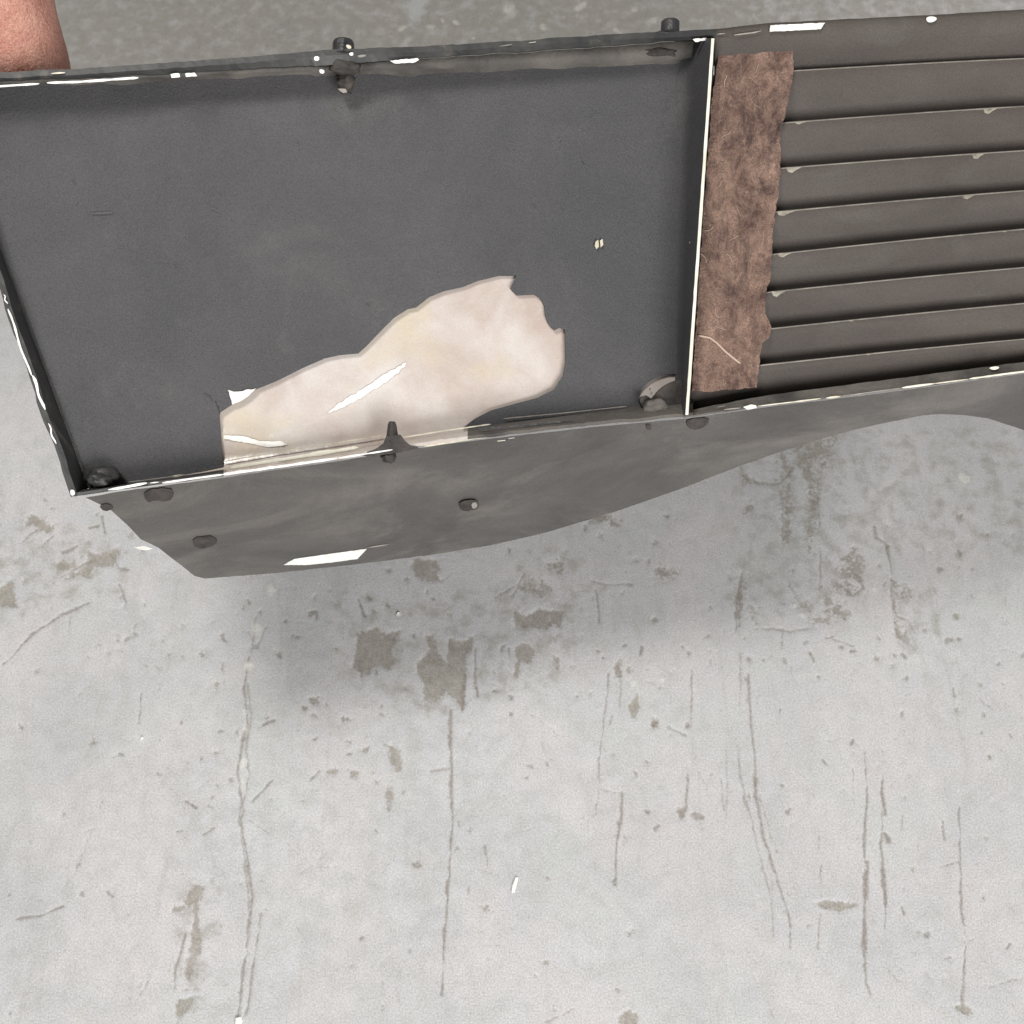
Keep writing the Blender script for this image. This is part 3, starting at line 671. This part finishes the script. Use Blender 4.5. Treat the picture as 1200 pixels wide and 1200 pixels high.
for i in range(14):
    x = rr.uniform(830, 900); y = rr.uniform(75, 445); x -= (y - 60) * .03
    a = rr.uniform(0, 6.28); pts = [(x, y)]
    for k in range(3):
        a += rr.uniform(-.7, .7); x += math.cos(a) * 5; y += math.sin(a) * 5; pts.append((x, y))
    strand(pts, -.0058, rr.uniform(.0001, .0002))

# ---- outer skin under the bottom rim
low = [(100,583),(140,576),(200,568),(262,560),(330,550),(400,540),(460,530),(520,521),(600,511),(700,500),(808,490),(900,477),(1000,465),(1100,452),(1200,438),(1340,420),(1340,560),(1240,522),(1200,503),(1160,490),(1130,486),(1105,485),(1080,487),(1040,495),(1000,504),(950,518),(910,531),(870,545),(800,572),(760,586),(720,600),(640,624),(580,638),(500,651),(420,661),(330,671),(240,678),(228,675),(205,657),(186,642),(165,632),(150,616),(128,596)]
def skin_h(u, v):
    d = v - lerp_line(BOT_OUT, u)
    d = max(0, d)
    return -0.0016 - 0.00055 * d - 0.0000022 * d * d + 0.0012 * mnoise.noise(Vector((u * .008, v * .012, 7)))
skin = sheet('outer_skin', low, M['skin'], skin_h, root, t=0.0025, step=15, est=9, jit=.25)

# ---- bare spots where the paint is gone, plus painted-on highlights and shade
def patch(pts, hf, m='white', par=None, jit=.5, t=0.0004, step=6, sm=0):
    if sm: pts = smooth(pts, sm)
    return sheet('bare_or_shading_patch', pts, M[m], hf, par or root, t=t, step=step, jit=jit, est=3)
def strip(pl, w, hf, m='white', par=None, rag=.6, seed=0):
    up = []; dn = []
    d = densify(pl, 5, closed=False)
    for i, (u, v) in enumerate(d):
        k = .78 * w * (.65 + .7 * (mnoise.noise(Vector((u * .11, v * .11, seed))) + .5) * rag) * (0.35 if i in (0, len(d) - 1) else 1)
        a = d[max(0, i - 1)]; b = d[min(len(d) - 1, i + 1)]; t = Vector((b[0] - a[0], b[1] - a[1])).normalized()
        up.append((u + t.y * k / 2, v - t.x * k / 2)); dn.append((u - t.y * k / 2, v + t.x * k / 2))
    return sheet('bare_or_shading_patch', up + dn[::-1], M[m], hf, par or root, t=0.0004, step=5, est=20)
strip([(-40,104),(0,101),(46,98)], 3.2, -.0005); strip([(55,97),(90,96),(162,91)], 3.8, -.0005); 
patch([(200,87),(210,86),(211,90),(201,91)], .0018); patch([(217,86),(228,85),(231,89),(218,90)], .0018)
patch([(368,66),(374,66),(374,71),(368,71)], .0018, sm=1); patch([(374,81),(380,82),(380,86),(375,86)], .0, sm=1)
patch([(457,71),(489,68),(491,70),(486,73),(462,74)], .0018)
patch([(419,65),(429,64),(428,66),(420,67)], .0018, 'edge'); patch([(812,46),(828,44.5),(830,47),(815,49)], .002)
strip([(586,54),(600,52)], 2, .0018, 'edge'); strip([(620,50),(628,49)], 1.5, .0018, 'chip'); strip([(60,86),(76,85)], 2.5, .0018, 'chip')
patch([(903,29.5),(967,26.5),(962,34),(902,37)], lambda u, v: .0014, jit=.3)
patch([(1085,21),(1090,19),(1097,20),(1098,23),(1093,26),(1087,26)], .0014, sm=1, jit=.2)
strip([(860,41),(884,38),(892,36)], 2, .0014, 'edge'); strip([(840,40),(850,39)], 1.5, .0014, 'edge')
patch([(332,662),(345,655),(380,650),(430,643),(419,655),(390,659),(360,662)], lambda u, v: skin_h(u, v) + .0007, par=skin, jit=.2)
patch([(156,641),(170,640),(179,643),(172,645),(163,644)], lambda u, v: skin_h(u, v) + .0012, par=skin, jit=.2)
strip([(430,642),(455,638)], 2.0, lambda u, v: skin_h(u, v) + .0007, 'edge', par=skin)
LR = lambda v: -82 + 168 * (v - 96) / 485
def lstrip(v0, v1, w, off=0): 
    n = 8; strip([(LR(v0 + (v1 - v0) * i / n) + off + 1.0 * math.sin(i), v0 + (v1 - v0) * i / n) for i in range(n + 1)], w, .0016)
lstrip(362, 440, 3.6, -1); lstrip(440, 480, 4.2, 1); lstrip(496, 520, 2.4, 0); lstrip(345, 356, 2)
patch([(82,574),(87,574),(88,580),(83,581)], .0016, sm=1)
strip([(127,574),(140,572),(172,566)], 4.2, .0016); strip([(176,566),(186,565)], 2, .0016); strip([(190,566),(225,561),(262,556)], 3.2, .0016)
strip([(262,556),(330,546.5),(395,537)], 3.4, .0016, 'white', seed=3); strip([(396,537),(460,527)], 2.6, .0016, 'white', seed=5); strip([(150,565),(205,558),(230,555)], 1.5, -.012, 'edge')
strip([(200,558.5),(215,556.5)], 3, -.012, 'chip'); strip([(262,541),(330,529),(395,519),(450,510)], 2.2, lambda u, v: -.020, 'chip', seed=2)  # long strip paints a highlight line on the cream wall's fold
strip([(470,513),(520,505),(575,497)], 2.4, -.009, 'chip', seed=8); strip([(497,523),(540,516),(575,511)], 3.5, -.001, 'chip', seed=9); strip([(583,517),(592,516)], 3, .0016, 'chip'); strip([(596,514),(603,513)], 2, .0016, 'chip')
strip([(270,548),(300,543),(345,536),(420,524)], 4.0, -.006, 'cut', rag=1.4, seed=4)  # broader painted highlight along the bare cream wall
strip([(560,503),(600,500),(640,496),(672,492)], 2.6, -.0035, 'rubber', rag=1)
strip([(590,490.5),(660,484),(735,476)], 1.6, -.0195, 'edge')
patch([(871,477),(880,474),(886,475),(887,478),(876,480)], .0012, 'cut', jit=.3); strip([(848,480),(868,478)], 2, .0012, 'edge')
strip([(888,476),(930,471),(962,467)], 2.0, .0014, 'chip'); strip([(968,466.5),(985,464.5)], 3, .0014, 'chip'); strip([(985,464.5),(1040,457),(1056,455)], 1.6, .0014, 'edge')
strip([(1057,454.5),(1095,449.5)], 3.4, .0014, 'cut', seed=1); strip([(1095,449.5),(1135,444.5)], 2.0, .0014, 'chip'); strip([(1136,444),(1180,438),(1215,433.5)], 3.0, .0014, 'cut', seed=7); patch([(1158,431),(1168,429),(1172,431),(1165,434)], .0, 'cut', sm=1)
strip([(841,477),(850,475.5)], 2.5, .0, 'edge')
patch([(698,283),(701,281),(702,289),(699,292),(697,288)], H_BACK + .0016, 'chip', jit=.2); patch([(703,282),(706,280),(707,287),(704,290)], H_BACK + .0016, 'chip', jit=.2)
patch([(267,457),(276,459),(300,455),(292,463),(282,470),(272,474),(270,466)], H_BACK + .0014, 'white', jit=.8)
patch([(382,485),(395,474),(425,456),(455,436),(476,425),(474,430),(455,446),(425,465),(400,478)], lambda u, v: cream_h(u, v) + .0007, 'white', jit=1.0)  # highlight streak along the cream crease, painted white
patch([(262,510),(285,511),(305,517),(330,517),(338,521),(315,524),(295,520),(262,514)], lambda u, v: cream_h(u, v) + .0007, 'white', jit=.5)  # second glossy glint on the laminate, painted as a white patch
patch([(800,449),(804,450),(804,458),(801,459)], H_BACK + .006, 'white', sm=1, jit=.1)
patch([(808,283),(812,285),(813,292),(809,291)], -.006, 'strand', jit=.2)
patch([(823,66),(825,68),(824,76),(822,73)], -.002, 'edge', jit=.2)
# small crack mark left of the tear
strip([(239,461),(245,464),(249,469)], 3, H_BACK + .0014, 'rubber'); tube('crack', [S(252, 470, H_BACK + .001), S(256, 478, H_BACK + .001), S(258, 486, H_BACK + .001)], .0003, M['rubber'], root)

for q in range(1): strip([(1.5, 296), (30, 372), (62, 456), (100, 560)], 2.4, H_BACK + .0014, 'rubber')  # dark strip stands in for the shaded slit at the left wall's foot
M['scuff'] = mat('light_scuff', (0.085, 0.083, 0.082), (0.14, 0.135, 0.13), scale=300, detail=6, rough=0.6, spec=0.3, grain=0.3)
M['mark'] = mat('dark_scuff', (0.040, 0.040, 0.042), (0.056, 0.055, 0.056), scale=300, detail=6, rough=0.6, spec=0.3, grain=0.3)
sr = random.Random(5)
for i in range(34):
    x = sr.uniform(20, 780); y = sr.uniform(115, 470)
    if inside((x, y), [(230,560),(240,440),(420,380),(590,300),(690,330),(690,480),(560,520)]) or x < 10 + (y - 300) * .36: continue
    a = sr.uniform(0, 3.14); l = sr.uniform(1.5, 4) if i % 4 else sr.uniform(8, 26)
    strip([(x, y), (x + math.cos(a) * l * .5, y + math.sin(a) * l * .5 + sr.uniform(-1, 1)), (x + math.cos(a) * l, y + math.sin(a) * l)], sr.uniform(1.0, 2.0), H_BACK + .0014, 'scuff' if sr.random() < .75 else 'mark')

# ---- fasteners
def px(n): return n * PX
b1 = S(402, 66, -0.006)
for (u, v, hh, tail) in ((402, 66, 18, True), (785, 41, 17, False)):
    c = S(u, v, -0.006)
    ax = (AY + AX * (0.03 if tail else 0.02)).normalized(); r = px(12.5 if tail else 11.5)
    bt = prism('bolt_head', c, ax, AX, [(0, r * 1.25), (px(2), r), (px(hh * .85), r * .98), (px(hh), r * .85)], M['rubber'], root, n=12, bev=.0004)
    prism('bolt_dimple', c + ax * px(hh), ax, AX, [(-.0004, r * .45), (.0007, r * .38)], M['gunk'], bt, n=10, bev=.0002)
sheetc = S(404, 78, -0.004)
blob('sealant_lump', sheetc, (AX, AY, NRM), (px(18), px(9), .004), M['gunk'], root, .3, 4, 2)
blob('sealant_lump', S(405, 97, -0.012), (AX, AY, NRM), (px(10), px(11), .004), M['gunk'], root, .5, 4, 5)
patch([(396,104),(405,104),(407,108),(402,109)], .003 - .006, 'edge', jit=.3)
patch([(405,52),(411,53),(412,57),(407,57)], .004, 'chip', sm=1, jit=.2); patch([(409,62),(414,61),(414,65),(410,65)], .005, 'white', sm=1, jit=.1)
blob('sealant_lump', S(772, 62, -0.016), (AX, AY, NRM), (px(26), px(7), .003), M['gunk'], root, .4, 3, 8)
blob('sealant_lump', S(785, 42, -0.006), (AX, AY, NRM), (px(22), px(5), .005), M['rim'], root, .3, 3, 9)
# corner grommet bottom left
g = blob('rubber_grommet', S(121, 558, -0.016), (AX, AY, NRM), (px(20), px(13), .009), M['rubber'], root, .25, 3, 4)
blob('sealant_lump', S(118, 563, -0.008), (AX, AY, NRM), (px(13), px(8), .006), M['rim'], root, .5, 4, 14)
# stud on the bottom wall with its torn collar
ax = (AY * .9 + AX * -.02).normalized()
prism('stud', S(460, 524, -0.004), ax, AX, [(-px(6), px(11)), (px(1), px(9.5)), (px(8), px(8)), (px(16), px(6.5)), (px(26), px(5)), (px(30), px(3.5))], M['gunk'], root, n=14, bev=.0004)
sheet('sealant_lump', [(422,534),(440,526),(449,520),(453,511),(469,509),(474,516),(480,521),(494,525),(480,528),(462,531),(440,535)], M['gunk'], lambda u, v: .0015 - abs(v - 528) * .0001, root, t=.002, step=4, jit=.6, est=3)
blob('sealant_lump', S(456, 536, -0.002), (AX, AY, NRM), (px(8), px(6), .003), M['gunk'], root, .5, 4, 6)
# rubber lump in the right-hand corner, in front of the crescent opening
lump = [(800,446),(803,486),(782,488),(765,486),(754,478),(749,469),(753,464),(758,463),(764,468),(768,463),(774,456),(784,449),(794,445)]
sheet('rubber_flap', smooth(lump, 1), M['gunk'], lambda u, v: -0.013 + .002 * mnoise.noise(Vector((u * .05, v * .05, 0))) , root, t=.004, step=6, jit=.4)
blob('sealant_lump', S(768, 478, -0.010), (AX, AY, NRM), (px(16), px(10), .004), M['dust'], root, .4, 3, 21)
# clips and stains below the rim
def on_skin(u, v, d=.001): return S(u, v, skin_h(u, v) + d)
def clip_part(name, pts, m, d, t): return sheet(name, smooth(pts, 1), M[m], lambda u, v: skin_h(u, v) + d, skin, t=t, step=5, jit=1.1, est=3.5)
clip_part('clip', [(168,575),(200,571),(204,580),(198,588),(182,586),(172,590)], 'gunk', .0015, .0015)
clip_part('clip', [(225,630),(248,628),(256,634),(248,641),(228,643)], 'gunk', .0015, .0015)
cl = clip_part('clip', [(538,588),(556,585),(562,590),(560,597),(545,600),(539,596)], 'gunk', .003, .003)
patch([(552,590),(558,588),(560,594),(554,597)], lambda u, v: skin_h(u, v) + .0036, 'edge', par=skin, sm=1)
clip_part('clip', [(806,491),(832,489),(830,497),(822,502),(812,504),(804,497)], 'gunk', .0015, .0015)
clip_part('clip', [(757,497),(764,498),(763,504),(758,503)], 'gunk', .0012, .001)
clip_part('clip', [(115,592),(128,590),(134,596),(122,600)], 'gunk', .0012, .001)

# ------------------------------------------------------------------ hand
HORG = S(0, -60, -0.02)
def build_hand():
    V = []; E = []; RD = []
    def add(u, v, h, r, par=None):
        V.append(S(u, v, h) - HORG); RD.append(r); i = len(V) - 1
        if par is not None: E.append((par, i))
        return i
    wr = add(-26, -120, -0.022, .027)
    a = add(-30, -230, -0.012, .030, wr); a = add(-40, -420, 0.0, .037, a); a = add(-50, -640, .012, .042, a)
    palm = add(-14, -45, -0.026, .030, wr)
    heel = add(2, 18, -0.030, .031, palm)
    kn = add(20, 72, -0.036, .032, heel)
    for (u, v, r, du) in ((66, 112, .0125, 6), (26, 118, .0130, 2), (-16, 116, .0125, -3), (-54, 106, .0110, -8)):
        k = add(u, v, -0.046, r, kn)
        p = add(u + du, v + 40, -0.060, r * .72, k)
        q = add(u + du, v + 78, -0.058, r * .62, p)
        add(u + du, v + 106, -0.048, r * .52, q)
    t0 = add(-72, -40, -0.006, .0165, palm); t1 = add(-104, 30, .018, .0125, t0); t2 = add(-100, 88, .020, .010, t1); add(-94, 132, .014, .008, t2)
    me = bpy.data.meshes.new('person'); me.from_pydata([tuple(v) for v in V], E, []); me.update()
    o = link('person', me, None, M['flesh']); o.location = HORG
    sk = o.modifiers.new('skin', 'SKIN'); sk.use_smooth_shade = True
    for i, r in enumerate(RD): me.skin_vertices[0].data[i].radius = (r, r)
    me.skin_vertices[0].data[0].use_root = True
    sb = o.modifiers.new('sub', 'SUBSURF'); sb.levels = 2; sb.render_levels = 3
    return o
hand = build_hand()
tag(hand, 'bare reddish hand and wrist gripping the upper left rim of the panel', 'hand')

# ------------------------------------------------------------------ loose flakes on the floor
def Fl(u, v, z=0.0):
    d = ray(u, v); return CAM + d * ((z - CAM.z) / d.z)
def flake(u, v, pts, label, h=.0012):
    c = Fl(u, v); s = 0.98 / F
    bm = bmesh.new(); n = len(pts)
    t = [bm.verts.new((x * s, -y * s, h + .0004 * math.sin(i * 2))) for i, (x, y) in enumerate(pts)]
    b = [bm.verts.new((x * s * .9, -y * s * .9, .0002)) for x, y in pts]
    bm.faces.new(t); bm.faces.new(b[::-1])
    for i in range(n): bm.faces.new((t[i], b[i], b[(i + 1) % n], t[(i + 1) % n]))
    bmesh.ops.recalc_face_normals(bm, faces=bm.faces)
    me = bpy.data.meshes.new('paint_flake'); bm.to_mesh(me); bm.free()
    o = link('paint_flake', me, None, M['white']); o.location = c
    tag(o, label, 'paint flake', 'white flakes lying on the floor'); return o
flake(603, 1038, [(-3,7),(-2,0),(1,-8),(4,-8),(3,0),(0,7)], 'largest white sliver on open floor, below the middle of the panel')
flake(280, 1197, [(-3,4),(-3,-3),(2,-4),(4,0),(3,4)], 'white flake at the foot of the long crack on the left')
flake(467, 720, [(-2,1.5),(-1,-2),(2,-2),(2.5,1.5)], 'tiny white speck on the floor just above the left bare concrete patch')
flake(167, 866, [(-1.5,1.5),(-1,-1.5),(1.5,-1.5),(1.5,1.5)], 'tiniest white speck, alone on the left part of the floor')
